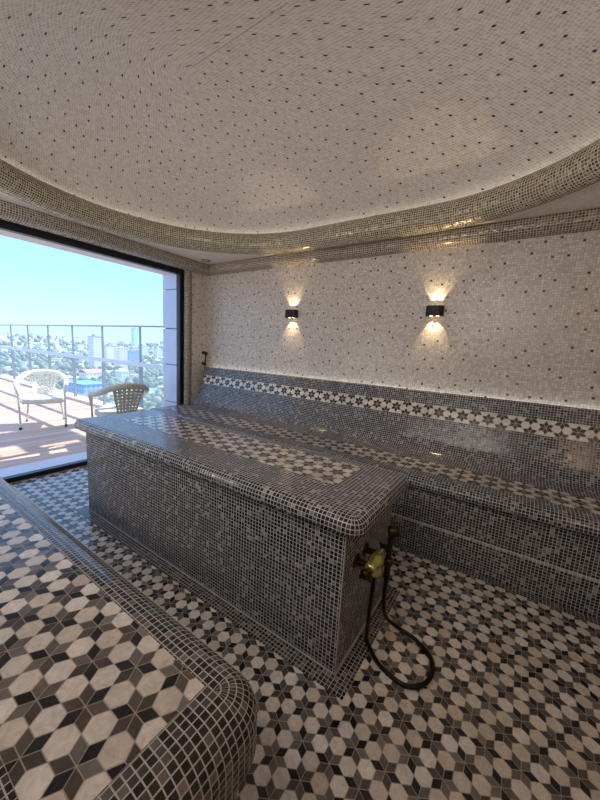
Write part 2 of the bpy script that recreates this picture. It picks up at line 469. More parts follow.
# ------------------------------------------------------------------ the window
win = empty('window_1', (XFR, WY0, 0), kind='structure')
def local(mb, o):
    mb.v = [(x-o[0], y-o[1], z-o[2]) for x, y, z in mb.v]; return mb
M_blk = plain('black_aluminium', lin(20, 23, 34), .4, .0)
F = .045
mb = MB(); x0, x1 = XFR-.045, XFR+.02
mb.box(x0, x1, WY0, WY1, 0.003, F); mb.box(x0, x1, WY0, WY1, WZ1-F, WZ1+.02); mb.box(x0, x1, WY0, WY0+F, F, WZ1-F); mb.box(x0, x1, WY1-F, WY1+.012, F, WZ1-F)
mb.box(XFR+.02, XFR+.032, WY0, WY1, WZ1+.006, WZ1+.022)
local(mb, (XFR, WY0, 0)).build('window_frame', M_blk, win)
def glass(name, tint, gl=.06):
    m = bpy.data.materials.new(name); m.use_nodes = True; t = m.node_tree; t.nodes.clear()
    o = t.nodes.new('ShaderNodeOutputMaterial'); mx = t.nodes.new('ShaderNodeMixShader'); tr = t.nodes.new('ShaderNodeBsdfTransparent'); g = t.nodes.new('ShaderNodeBsdfGlossy')
    tr.inputs[0].default_value = tint; g.inputs['Roughness'].default_value = .02
    fr = t.nodes.new('ShaderNodeLayerWeight'); fr.inputs[0].default_value = .12
    mm = t.nodes.new('ShaderNodeMath'); mm.operation = 'MULTIPLY'; mm.inputs[1].default_value = gl*4
    t.links.new(fr.outputs['Fresnel'], mm.inputs[0]); t.links.new(mm.outputs[0], mx.inputs[0])
    t.links.new(tr.outputs[0], mx.inputs[1]); t.links.new(g.outputs[0], mx.inputs[2]); t.links.new(mx.outputs[0], o.inputs[0])
    return m
mb = MB(); mb.face([(XFR-.012, WY0+F, F), (XFR-.012, WY1-F, F), (XFR-.012, WY1-F, WZ1-F), (XFR-.012, WY0+F, WZ1-F)])
local(mb, (XFR, WY0, 0)).build('pane', glass('clear_glass', (.97, .99, 1, 1), .05), win)
mb = MB(); mb.box(XO+.01, XFR-.045, WY0, WY1, -.04, .012)
local(mb, (XFR, WY0, 0)).build('sill', plain('white_sill', lin(225, 228, 232), .5), win)
mb = MB(); mb.box(XO, XFR-.045, WY0, WY1, WZ1-.01, WZ1+.03)
local(mb, (XFR, WY0, 0)).build('outer_reveal', plain('pale_reveal', lin(235, 226, 232), .6), win)

# ------------------------------------------------------------------ rounded slab with bullnose edge
def rrect(x0, x1, y0, y1, rc, n=10):
    """inner loop points (core, normal) of a rounded rectangle, counter-clockwise"""
    out = []
    for cx, cy, t0 in ((x1-rc, y1-rc, 0), (x0+rc, y1-rc, 90), (x0+rc, y0+rc, 180), (x1-rc, y0+rc, 270)):
        for k in range(n+1):
            t = radians(t0+90*k/n); out.append(((cx, cy), (cos(t), sin(t))))
    return out
def slab_edge(mb, loop, rc, prof, mi):
    """prof: (distance inside the outer edge, z)"""
    out = [(c[0]+nn[0]*rc, c[1]+nn[1]*rc) for c, nn in loop]
    Lo = lens(out); P = []; U = []; v = 0
    for k, (d, z) in enumerate(prof):
        if k: v += math.hypot(d-prof[k-1][0], z-prof[k-1][1])
        P.append([(c[0]+nn[0]*max(rc-d, .0), c[1]+nn[1]*max(rc-d, .0), z) if rc >= d else (c[0], c[1], z) for c, nn in loop])
        U.append([(x, v) for x in Lo])
    mb.grid(P, U, mi, True, False, True)
    return P

# --- the free-standing block in the middle
blk = empty('massage_slab', ((BX0+BX1)/2, (BY0+BY1)/2, 0), label='free-standing mosaic massage slab block in the middle of the floor', cat='massage table')
o3 = ((BX0+BX1)/2, (BY0+BY1)/2, 0)
mb = MB()
def vface(x0, y0, x1, y1, z0, z1, mi=0, us=0):
    L = math.hypot(x1-x0, y1-y0)
    mb.face([(x0, y0, z0), (x1, y1, z0), (x1, y1, z1), (x0, y0, z1)], [(us, z0), (us+L, z0), (us+L, z1), (us, z1)], mi)
vface(BX0, BY0, BX1, BY0, 0, .65); vface(BX1, BY0, BX1, BY1, 0, .65, us=.0043); vface(BX1, BY1, BX0, BY1, 0, .65); vface(BX0, BY1, BX0, BY0, 0, .65)
# pale grout bead at the foot and up the near corner
for (x0, x1, y0, y1) in ((BX0-.004, BX1+.004, BY0-.004, BY0+.001), (BX1-.001, BX1+.004, BY0-.004, BY1)):
    mb.box(x0, x1, y0, y1, .002, .008, 1)
mb.box(BX1-.002, BX1+.0015, BY0-.0015, BY0+.002, .002, .64, 1)
local(mb, o3).build('slab_base', [M_dark, plain('pale_grout', lin(176, 170, 164), .7)], blk)
mb = MB()
SX0, SX1, SY0, SY1 = -2.7409, -.398, 1.026, 1.6874
rc = .05634
loop = rrect(SX0, SX1, SY0, SY1, rc)
r = .045; zt, zbm = .70, .634
prof = [(rc, zt), (r, zt)]+[(r-r*sin(radians(t)), zt-r+r*cos(radians(t))) for t in (15, 30, 45, 60, 75, 90)]+[(0, zbm+.004), (.004, zbm), (.08, zbm)]
P = slab_edge(mb, loop, rc, prof, 0)
top = [(c[0], c[1], zt) for c, nn in loop]
flat_pts = []
for p in top:
    if not flat_pts or (abs(p[0]-flat_pts[-1][0])+abs(p[1]-flat_pts[-1][1])) > 1e-6: flat_pts.append(p)
mb.face(flat_pts, [(p[0]-SX0-rc, p[1]-SY0-rc) for p in flat_pts], 0)
inlay(mb, -2.50, -.63, 1.275, 1.585, A0, pi/2, lambda u, v, l: (u, v, zt+l), 1, 2, origin=(-.70, 1.43), dark=RHOMB2)
local(mb, o3).build('slab_top', [M_dark, M_tile, M_grout], blk)

# --- the long bench with a backrest along the back wall
def bench_back():
    root = empty('heated_bench', (0, 2.5, 0), label='long mosaic bench with high curved backrest along the sconce wall', cat='bench')
    ofs = (0, 2.5, 0)
    xa, xb = XL+.003, XR-.003
    def sweep(prof, mats, name, mi=0, extra=None, us=0, xa=xa, cap=None):
        mb = MB(); v = 0; P = []; U = []
        if cap: mb.face([(xa, y, z) for y, z in prof]+[(xa, y, z) for y, z in cap], [(y, z) for y, z in prof]+list(cap), 0)
        for k, (y, z) in enumerate(prof):
            if k: v += math.hypot(y-prof[k-1][0], z-prof[k-1][1])
            P.append([(xb, y, z), (xa, y, z)]); U.append([(xb, v+us), (xa, v+us)])
        mb.grid(P, U, mi, True)
        if extra: extra(mb, P)
        return local(mb, ofs).build(name, mats, root)
    zt, r, yl, yr = .53, .062, 2.115, 2.165
    def ex(mb, P):
        mb.box(xa, xb, yr-.006, yr+.002, .196, .214, 1)
    sweep([(yr, .0), (yr, .47)], [M_dark, M_lite], 'riser', extra=ex)
    pr = [(yr, .455), (yl+.004, .455), (yl, .459)]+[(yl+r-r*cos(radians(t)), zt-r+r*sin(radians(t))) for t in (0, 15, 30, 45, 60, 75, 90)]+[(2.60, zt)]
    def ex2(mb, P):
        inlay(mb, xa+.03, xb, 2.245, 2.50, A0, pi/2, lambda u, v, l: (u, v, zt+l), 1, 2, origin=(.2, 2.372), dark=RHOMB2)
    sweep(pr, [M_dark, M_tile, M_grout], 'seat', extra=ex2)
    # backrest: concave foot, sloping face, rounded top and a ledge to the wall
    slope0, slope1 = Vector((2.75, .64)), Vector((2.88, 1.005))
    d = (slope1-slope0).normalized()
    foot = []
    p0, p1, p2 = Vector((2.595, zt)), Vector((2.71, zt)), slope0
    for k in range(11):
        t = k/10; foot.append((1-t)**2*p0+2*t*(1-t)*p1+t*t*p2)
    topn = [slope1+Vector((.002, .008)), slope1+Vector((.012, .014)), slope1+Vector((.024, .012)), slope1+Vector((.028, -.01)), Vector((YB-.002, .975))]
    pr = [(p.x, p.y) for p in foot]+[(slope1.x, slope1.y)]+[(p.x, p.y) for p in topn]
    L = 2*sqrt(3)*A0
    nrm = Vector((-d.y, d.x))
    c0 = slope1-d*.155
    def ex3(mb, P):
        def put(u, v, l):
            q = c0+d*v+nrm*(l*1.5); return (u, q.x, q.y)
        inlay(mb, xa+.085, xb, -L/2-.006, L/2+.006, A0, pi/2, put, 1, 2, origin=(.02, 0), dark=[lin(40, 34, 32), lin(58, 50, 46), lin(66, 56, 50), lin(52, 44, 42)], light=[lin(212, 204, 194), lin(222, 216, 206)])
    sweep(pr, [M_dark, M_tile, plain('light_grout', lin(205, 198, 188), .6)], 'backrest', extra=ex3, us=.004, xa=xa+.075, cap=[(YB-.002, zt)])
bench_back()

# --- the near bench at the lower left
def bench_near():
    x0, x1, y0, y1 = XL+.003, -.3735, YF+.003, .528
    root = empty('heated_bench', (-2, 0, 0), label='near mosaic bench with hexagon inlaid seat at lower left', cat='bench')
    ofs = (-2, 0, 0)
    zt, r, rc = .54, .08, .1014
    mb = MB()
    # outline: only the front right corner is rounded, the other sides meet the walls
    loop = [((x0, y1-rc), (0, 1))]+[((x0+(x1-rc-x0)*k/6, y1-rc), (0, 1)) for k in range(1, 6)]
    for k in range(17):
        t = radians(90-90*k/16); loop.append(((x1-rc, y1-rc), (cos(t), sin(t))))
    loop += [((x1-rc, y1-rc-(y1-rc-y0)*k/4), (1, 0)) for k in range(1, 5)]
    prof = [(rc, zt), (r, zt)]+[(r-r*sin(radians(t)), zt-r+r*cos(radians(t))) for t in (11, 22.5, 34, 45, 56, 67.5, 79, 90)]+[(0, zt-.15), (.004, zt-.155), (.045, zt-.155)]
    out = [(c[0]+nn[0]*rc, c[1]+nn[1]*rc) for c, nn in loop]
    Lo = lens(out); P = []; U = []; v = 0
    for k, (d, z) in enumerate(prof):
        if k: v += math.hypot(d-prof[k-1][0], z-prof[k-1][1])
        P.append([(c[0]+nn[0]*(rc-d), c[1]+nn[1]*(rc-d), z) for c, nn in loop]); U.append([(x, v) for x in Lo])
    mb.grid(P, U, 0, True)
    mb.face([(x0, y0, zt), (x1-rc, y0, zt), (x1-rc, y1-rc, zt), (x0, y1-rc, zt)], [(0, y0-y1+rc), (173*PT, y0-y1+rc), (173*PT, 0), (0, 0)], 0)
    inlay(mb, x0+.05, -.495, .118, .422, .0312, pi/2, lambda u, v, l: (u, v, zt+l), 1, 2, origin=(-.50-.0312*2.1, .30))
    local(mb, ofs).build('seat', [M_darkb, M_tile, M_grout], root)
    mb = MB()
    pts = [(c[0]+nn[0]*(rc-.04), c[1]+nn[1]*(rc-.04)) for c, nn in loop]; Lp = lens(pts)
    mb.grid([[(p[0], p[1], 0) for p in pts], [(p[0], p[1], zt-.15) for p in pts]], [[(x, 0) for x in Lp], [(x, zt-.15) for x in Lp]], 0, True)
    local(mb, ofs).build('riser', M_dark, root)
bench_near()

# ------------------------------------------------------------------ sconces
M_black = plain('matt_black_metal', lin(16, 15, 15), .5, .2)
def sconce(x, z, label):
    w, h, d = .066, .042, .075
    root = empty('wall_sconce', (x, YB, z), label=label, cat='wall light', group='black up and down wall lights')
    mb = MB(); prof = []
    for k in range(13):
        t = -1+2*k/12; prof.append((w*t, -d+.018*t*t*t*t))
    prof = [(-w, 0)]+prof+[(w, 0)]
    mb.grid([[(px, py, -h) for px, py in prof], [(px, py, h) for px, py in prof]], None, 0, False)
    for zz in (-h+.006, h-.006): mb.face([(px, py, zz) for px, py in prof])
    mb.build('housing', M_black, root)
    mb = MB(); mb.box(-.03, .03, -.004, 0, -.025, .025); mb.build('mounting_plate', M_black, root)
    for sgn in (-1, 1):
        for dx in (-.025, .025):
            mb = MB(); mb.lathe([(0, .004), (.011, .003), (.014, 0), (.014, -.004)], (dx, -.030, sgn*(h-.005)), (0, 0, sgn), 16)
            mb.build('lens', emit('warm_led', lin(255, 214, 150), 6), root)
    for sgn in (-1, 1):
        for dx in (-.024, .024):
            ld = bpy.data.lights.new('sconce_beam', 'SPOT'); ld.energy = 3.6; ld.color = (1, .72, .40); ld.spot_size = radians(66); ld.spot_blend = .12; ld.shadow_soft_size = .004
            lo = bpy.data.objects.new('sconce_beam', ld); C.objects.link(lo); lo.parent = root
            lo.location = (dx, -.028, sgn*(h+.002)); lo.rotation_euler = (pi if sgn > 0 else 0, 0, 0)
sconce(-2.125, 1.685, 'black up and down wall light nearer the window')
sconce(-.655, 1.685, 'black up and down wall light farther from the window')

# recessed downlight in the ceiling corner
dl = empty('downlight', (-3.27, 2.71, ZS), label='round recessed downlight in the ceiling corner by the window', cat='ceiling light')
mb = MB(); mb.lathe([(.036, .0), (.038, -.012), (.05, -.012), (.056, 0)], (0, 0, 0), (0, 0, 1), 24); mb.build('trim_ring', plain('dull_chrome', lin(150, 146, 142), .3, .6), dl)
mb = MB(); mb.lathe([(.0, -.003), (.037, -.003)], (0, 0, 0), (0, 0, 1), 24); mb.build('diffuser', plain('frosted', lin(232, 228, 220), .5), dl)

# ------------------------------------------------------------------ mixer tap and hand shower on the end of the block
M_bronze = plain('dark_bronze', lin(58, 46, 34), .32, .85, noise=.2, scale=40)
M_brass = plain('aged_brass', lin(196, 190, 110), .25, .7)
tp = empty('mixer_tap', (BX1, 1.235, .447), label='bronze mixer tap with hand shower and looped hose on block end', cat='tap')
mb = MB()
xc = .068
mb.lathe([(0, -.075), (.02, -.075), (.024, -.06), (.024, -.03), (.03, -.02), (.03, .02), (.024, .03), (.024, .06), (.02, .075), (0, .075)], (xc, .0, 0), (0, 1, 0), 20)
mb.lathe([(.022, .0), (.03, -.012), (.03, -.04), (.02, -.05), (.014, -.06), (0, -.06)], (xc, 0, -.015), (0, 0, 1), 16)
mb.build('valve_body', M_brass, tp)
for y in (-.05, .05):
    mb = MB(); mb.lathe([(.014, 0), (.014, xc)], (0, y, 0), (1, 0, 0), 12); mb.lathe([(.0, .008), (.03, .006), (.032, 0)], (0.001, y, 0), (1, 0, 0), 20)
    mb.build('wall_flange', M_bronze, tp)
for sgn in (-1, 1):
    mb = MB(); o = Vector((xc, sgn*.075, 0))
    mb.lathe([(.012, 0), (.012, .02), (.02, .024), (.022, .036), (.016, .046), (0, .048)], o, (0, sgn, 0), 16)
    for k in range(4):
        t = pi/4+pi/2*k; q = o+Vector((0, sgn*.03, 0)); dr = Vector((cos(t), 0, sin(t)))
        mb.tube([q+dr*.012, q+dr*.03, q+dr*.034], [.007, .008, .005], 8)
    mb.build('cross_handle', M_bronze, tp)
# cradle and hand shower standing in it
mb = MB(); mb.tube([(xc, .03, -.02), (xc+.02, .06, -.03), (xc+.025, .09, -.04)], .008, 8); mb.lathe([(.017, -.016), (.02, -.016), (.02, .016), (.017, .016)], (xc+.026, .090, -.04), (0, .1, 1), 14)
mb.build('cradle', M_bronze, tp)
hs = Vector((xc+.026, .090, -.05))
mb = MB()
mb.tube([hs+Vector((0, 0, -.07)), hs+Vector((0, 0, -.045)), hs+Vector((0, 0, 0)), hs+Vector((.0, .003, .06)), hs+Vector((.0, .005, .115)), hs+Vector((.004, .007, .138))], [.016, .014, .0105, .0115, .013, .014], 12)
mb.lathe([(0, -.012), (.022, -.012), (.026, 0), (.026, .03), (.02, .036), (0, .036)], hs+Vector((-.004, .005, .148)), (.75, .35, .12), 18)
mb.build('hand_shower', M_bronze, tp)
wl_ = lambda x, y, z: (x-BX1, y-1.235, z-.447)
path = [wl_(BX1+xc, 1.235, .385), wl_(BX1+xc+.005, 1.203, .25), wl_(-.402, 1.225, .14), wl_(-.415, 1.265, .04), wl_(-.40, 1.262, .016), wl_(-.328, 1.205, .014), wl_(-.217, 1.185, .014), wl_(-.150, 1.25, .014), wl_(-.152, 1.36, .014), wl_(-.235, 1.425, .014), wl_(-.32, 1.425, .03), wl_(-.365, 1.36, .11), wl_(-.372, 1.322, .21), wl_(BX1+xc+.026, 1.325, .33)]
mb = MB(); sp = spline(path, 14); mb.tube(sp, [.0088+.0009*(i % 2) for i in range(len(sp))], 10)
mb.build('shower_hose', plain('bronze_hose', lin(40, 32, 26), .35, .7), tp)

# wall shower in the far corner
ct = empty('corner_shower', (XL, 2.90, 1.0), label='slim dark hand shower on the wall in the far window corner', cat='shower')
mb = MB(); mb.box(0, .045, -.015, .015, .04, .075); mb.build('wall_bracket', M_bronze, ct)
mb = MB(); mb.lathe([(0, 0), (.02, 0), (.02, .03), (.016, .045), (0, .045)], (0, 0, .2), (1, 0, 0), 14); mb.build('wall_outlet', M_bronze, ct)
mb = MB(); mb.tube([(.045, 0, .05), (.05, 0, .12), (.052, 0, .18)], [.009, .008, .01], 10); mb.lathe([(0, 0), (.02, 0), (.022, .02), (0, .02)], (.05, 0, .185), (1, 0, .2), 14); mb.build('hand_shower', M_bronze, ct)
mb = MB(); mb.tube(spline([(.045, 0, .05), (.042, 0, -.1), (.04, 0, -.3), (.042, -.003, -.40), (.03, .0, -.44)], 8), .007, 8); mb.build('shower_hose', M_bronze, ct)

# ------------------------------------------------------------------ terrace
def deck_mat():
    N = NT('deck_planks'); uv = N.n('ShaderNodeUVMap', uv_map='UVMap').outputs[0]
    sx = N.n('ShaderNodeSeparateXYZ'); N.l(uv, sx.inputs[0])
    q = N.math('MULTIPLY', sx.outputs[0], 1/.14); c = N.math('FLOOR', q); fr = N.math('SUBTRACT', q, c)
    gap = N.math('GREATER_THAN', N.math('ABSOLUTE', N.math('SUBTRACT', fr, .5)), .465)
    wn = N.n('ShaderNodeTexWhiteNoise', noise_dimensions='1D'); N.l(c, wn.inputs['W'])
    col = N.ramp(wn.outputs['Value'], [(0, lin(186, 154, 130)), (1, lin(216, 184, 158))])
    N.l(N.mix(gap, col, lin(138, 110, 92)), N.b.inputs['Base Color']); N.b.inputs['Roughness'].default_value = .6
    return N.m
mb = MB(); mb.box(-16, XO+.01, -9, 3.28, -.3, -.03, 0)
tag(mb.build('terrace_floor', deck_mat()), kind='structure')
mb = MB(); mb.box(-16, XO, 3.02, 3.26, -.03, .02, 0); tag(mb.build('trim_9', plain('kerb_stone', lin(226, 208, 192), .7)), kind='structure')
mb = MB(); mb.box(-4.15, XR+.3, YF-.3, YB+.4, 3.3, 3.5)
gx = [-5.15, -4.8, -4.4, -4.2, -4.0, -3.9]; gy = [-3, 3.72, 3.97, 4.12, 4.58, 4.66, 5.05, 7.5]  # unseen canopy, added so its openings throw sun patches on the deck
sun_gaps = {(2, 1), (3, 1), (3, 3), (1, 5), (2, 5)}
for i in range(5):
    for j in range(7):
        if (i, j) not in sun_gaps: mb.box(gx[i], gx[i+1], gy[j], gy[j+1], 3.38, 3.42)
tag(mb.build('roof', M_ext), kind='structure')

gr = empty('glass_railing', (-9, 3.12, 0), label='glass terrace railing with grey metal posts and two rails', cat='railing')
M_post = plain('grey_metal', lin(150, 156, 160), .4, .2); M_rail = plain('pale_rail', lin(188, 206, 220), .3, .3)
M_rg = glass('railing_glass', (.90, .965, .98, 1), .05)
og = (-9, 3.12, 0)
posts = [-4.12-1.31*k for k in range(9)]
for px in posts:
    mb = MB(); mb.box(px-.012, px+.012, 3.105, 3.135, .9, 1.54); mb.box(px-.022, px+.022, 3.095, 3.145, .02, .9); local(mb, og).build('post', M_post, gr)
mb = MB(); mb.box(posts[-1], -4.05, 3.09, 3.15, 1.54, 1.565); local(mb, og).build('top_rail', M_post, gr)
mb = MB(); mb.box(posts[-1], -4.05, 3.06, 3.09, .875, .945); local(mb, og).build('middle_rail', M_rail, gr)
for a, b in zip(posts[1:], posts[:-1]):
    mb = MB(); mb.face([(a+.03, 3.12, .06), (b-.03, 3.12, .06), (b-.03, 3.12, 1.52), (a+.03, 3.12, 1.52)]); local(mb, og).build('glass_panel', M_rg, gr)

# ------------------------------------------------------------------ woven chairs
M_wick = plain('cream_wicker', lin(236, 232, 214), .6, noise=.08, scale=60)
M_wick_shade = plain('shaded_cream_wicker', lin(204, 196, 176), .6, noise=.1, scale=60)  # the same cream wicker with shade put into its colour
M_cleg = plain('chair_leg_metal', lin(214, 212, 200), .4, .2)
M_cleg_shade = plain('chair_leg_shaded', lin(170, 164, 150), .4, .2)  # leg metal darkened in colour to look shaded
M_rub = plain('rubber_foot', lin(60, 60, 60), .8)
def chair(loc, rz, label, mw, ml):
    root = empty('terrace_chair', loc, rz, label=label, cat='chair', group='woven terrace chairs')
    arm = spline([(-.265, -.25, .50), (-.275, -.235, .58), (-.285, -.17, .635), (-.29, -.02, .655), (-.268, .15, .70), (-.18, .27, .755), (0, .315, .78), (.18, .27, .755), (.268, .15, .70), (.29, -.02, .655), (.285, -.17, .635), (.275, -.235, .58), (.265, -.25, .50)], 8)
    mb = MB(); mb.tube(arm, [.019+.018*sin(pi*i/(len(arm)-1))**.5 for i in range(len(arm))], 12); mb.build('armrest_hoop', mw, root)
    for sx in (-1, 1):
        mb = MB(); mb.tube([(sx*.262, -.265, 0.0), (sx*.262, -.255, .25), (sx*.265, -.25, .52)], .013, 10); l = mb.build('leg', ml, root)
        mb = MB(); mb.lathe([(0, 0), (.017, 0), (.018, .03), (.014, .035)], (sx*.262, -.265, 0), (0, 0, 1), 12); mb.build('foot_cap', M_rub, l)
        mb = MB(); mb.tube([(sx*.235, .30, 0.0), (sx*.19, .20, .38)], .013, 10); l = mb.build('leg', ml, root)
        mb = MB(); mb.lathe([(0, 0), (.017, 0), (.018, .03), (.014, .035)], (sx*.235, .30, 0), (0, 0, 1), 12); mb.build('foot_cap', M_rub, l)
    # seat: woven pad with a deep apron
    mb = MB(); n = 16; P = []
    pr = [(.93, .355), (1.0, .365), (1.0, .425), (.97, .44), (.6, .435), (0.01, .425)]
    out = []
    for k in range(96):
        t = 2*pi*k/96; c, s_ = cos(t), sin(t); e = .45
        out.append((abs(c)**e*(1 if c > 0 else -1)*.255, abs(s_)**e*(1 if s_ > 0 else -1)*.245-.02))
    for f_, z in pr: P.append([(x*f_*(1.0+(.03 if k % 4 < 2 and f_ == 1.0 else 0)), y*f_*(1.0+(.03 if k % 4 < 2 and f_ == 1.0 else 0)), z) for k, (x, y) in enumerate(out)])
    mb.grid(P, [[(k*.03, z) for k in range(97)] for f_, z in pr], 0, True, False, True)
    so = mb.build('seat', mw, root)
    # backrest: fan-shaped open lattice panel, leaning back inside the hoop
    mb = MB(); nu, nv = 6, 7
    us = []; vs = []
    for k in range(nu): us += [k+.0, k+.6]
    us.append(nu+.0); us.append(nu+.6); us = [u/(nu+.6) for u in us]
    for k in range(nv): vs += [k+.0, k+.6]
    vs.append(nv+.0); vs.append(nv+.6); vs = [v/(nv+.6) for v in vs]
    def bp(u, v, o):
        w = .115+.075*v; x = (2*u-1)*w
        return (x, .205+.10*v-.25*x*x+o, .43+.335*v-.5*x*x*v)
    keep = lambda i, j: not (i % 2 == 1 and j % 2 == 1)
    for o_ in (-.006, .006):
        mb.grid([[bp(u, v, o_) for v in vs] for u in us], None, 0, True, keep=keep)
    for i in range(len(us)-1):          # side walls of every opening and of the rim
        for j in range(len(vs)-1):
            if keep(i, j): continue
            q = [(us[i], vs[j]), (us[i+1], vs[j]), (us[i+1], vs[j+1]), (us[i], vs[j+1])]
            for k in range(4):
                a, b = q[k], q[(k+1) % 4]
                mb.face([bp(*a, -.006), bp(*b, -.006), bp(*b, .006), bp(*a, .006)])
    mb.build('backrest', mw, root)
    return root
chair((-5.90, 1.86, -.03), atan2(.61, .23)+radians(0), 'cream woven armchair facing the room on the sunlit terrace', M_wick, M_cleg)
chair((-4.26, 2.17, -.03), radians(-98), 'cream woven armchair in painted shade seen from behind beside the glass railing', M_wick_shade, M_cleg_shade)

# ------------------------------------------------------------------ camera (solved from the vanishing points of the room)
fpx = 324.79; H = 1.30
def unit(v): v = Vector(v); return v.normalized()
ax = -unit((-188-300, 323-400, fpx)); ay = unit((522-300, 363-400, fpx)); az = ax.cross(ay).normalized()
ay = az.cross(ax).normalized()
# rows ax, ay, az are the world axes in camera coordinates (x right, y down, z forward)
right = Vector((ax.x, ay.x, az.x)); down = Vector((ax.y, ay.y, az.y)); fwd = Vector((ax.z, ay.z, az.z))
if az.y > 0: raise RuntimeError('camera axes')
cam = bpy.data.cameras.new('camera'); co = bpy.data.objects.new('camera', cam); C.objects.link(co)
m = Matrix.Identity(4)
for i in range(3): m[i][0] = right[i]; m[i][1] = -down[i]; m[i][2] = -fwd[i]
m[0][3], m[1][3], m[2][3] = 0, 0, H
co.matrix_world = m
cam.sensor_fit = 'VERTICAL'; cam.sensor_height = 36; cam.lens = fpx/800*36; cam.clip_start = .02; cam.clip_end = 9000
SC.camera = co
def ray(px, py): return right*((px-300)/fpx)+down*((py-400)/fpx)+fwd
def on_z(px, py, z):
    d = ray(px, py); t = (z-H)/d.z; return Vector((0, 0, H))+d*t

# ------------------------------------------------------------------ the town below
GZ = -38
def terrain(x, y):
    d = math.hypot(x, y)
    t = max(0, min(1, (d-700)/1100)); t = t*t*(3-2*t)
    a = atan2(y, -x)
    hill = 34+9*sin(a*9+.5)+6*sin(a*23+1)+8*cos(a*4)
    return GZ+hill*t+2*sin(x*.011)*cos(y*.013)*min(1, d/300)
def airlight(N, k=.3):  # constant bluish emission painted in for distance haze
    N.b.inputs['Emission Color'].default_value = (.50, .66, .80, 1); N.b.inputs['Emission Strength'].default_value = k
def ground_mat():
    N = NT('hazy_ground'); tc = N.n('ShaderNodeTexCoord')
    n1 = N.n('ShaderNodeTexNoise'); n1.inputs['Scale'].default_value = .012; n1.inputs['Detail'].default_value = 8; N.l(tc.outputs['Object'], n1.inputs['Vector'])
    n2 = N.n('ShaderNodeTexVoronoi'); n2.inputs['Scale'].default_value = .045; N.l(tc.outputs['Object'], n2.inputs['Vector'])
    green = N.ramp(n1.outputs[0], [(.3, lin(104, 122, 112)), (.5, lin(128, 138, 126)), (.7, lin(160, 158, 150))])
    sx = N.n('ShaderNodeSeparateColor'); N.l(n2.outputs['Color'], sx.inputs[0])
    m_ = N.math('GREATER_THAN', sx.outputs[0], .72)
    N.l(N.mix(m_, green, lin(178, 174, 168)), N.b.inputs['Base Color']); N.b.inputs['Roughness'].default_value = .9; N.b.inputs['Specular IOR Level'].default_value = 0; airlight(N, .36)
    return N.m
mb = MB(); P = []
ds = [12, 40, 90, 160, 240, 330, 430, 540, 660, 790, 930, 1080, 1250, 1450, 1700, 1850, 2300, 3000]
for d in ds:
    row = []
    for k in range(121):
        a = radians(-70+k*160/120); x, y = -d*cos(a), d*sin(a)
        row.append((x, y, terrain(x, y)))
    P.append(row)
mb.grid(P, None, 0, True); tag(mb.build('hills', ground_mat()), kind='structure')

def facade(name, wall, win):
    N = NT(name); uv = N.n('ShaderNodeUVMap', uv_map='UVMap').outputs[0]
    q = N.vm('MULTIPLY', uv, (1/3.2, 1/3.0, 0)); fr = N.vm('ABSOLUTE', N.vm('SUBTRACT', N.vm('FRACTION', q), (.5, .5, 0)))
    sx = N.n('ShaderNodeSeparateXYZ'); N.l(fr, sx.inputs[0])
    mk = N.math('MULTIPLY', N.math('LESS_THAN', sx.outputs[0], .26), N.math('LESS_THAN', sx.outputs[1], .27))
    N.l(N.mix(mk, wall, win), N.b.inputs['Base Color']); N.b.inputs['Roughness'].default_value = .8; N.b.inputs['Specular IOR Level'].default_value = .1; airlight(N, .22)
    return N.m
FW = {'white': facade('white_block', lin(226, 222, 220), lin(176, 186, 198)), 'pink': facade('pinkish_block', lin(226, 212, 206), lin(180, 184, 194)),
      'cream': facade('cream_block', lin(230, 216, 190), lin(190, 184, 176)), 'blue': facade('blue_block', lin(150, 176, 204), lin(120, 150, 186)),
      'pale': facade('haze_paled_block', lin(198, 216, 226), lin(180, 204, 218)), 'grey': facade('grey_block', lin(186, 194, 200), lin(150, 164, 178)),  # pale: wall colour lightened toward haze for far blocks
      'tan': facade('tan_house', lin(214, 200, 184), lin(170, 172, 176))}
RF = {'grey': plain('grey_roof', lin(190, 194, 198), .8), 'red': plain('red_roof', lin(204, 150, 146), .8), 'blue': plain('blue_roof', lin(120, 168, 204), .5, noise=.12, scale=.08), 'white': plain('white_roof', lin(228, 228, 228), .8)}
FOOT = []
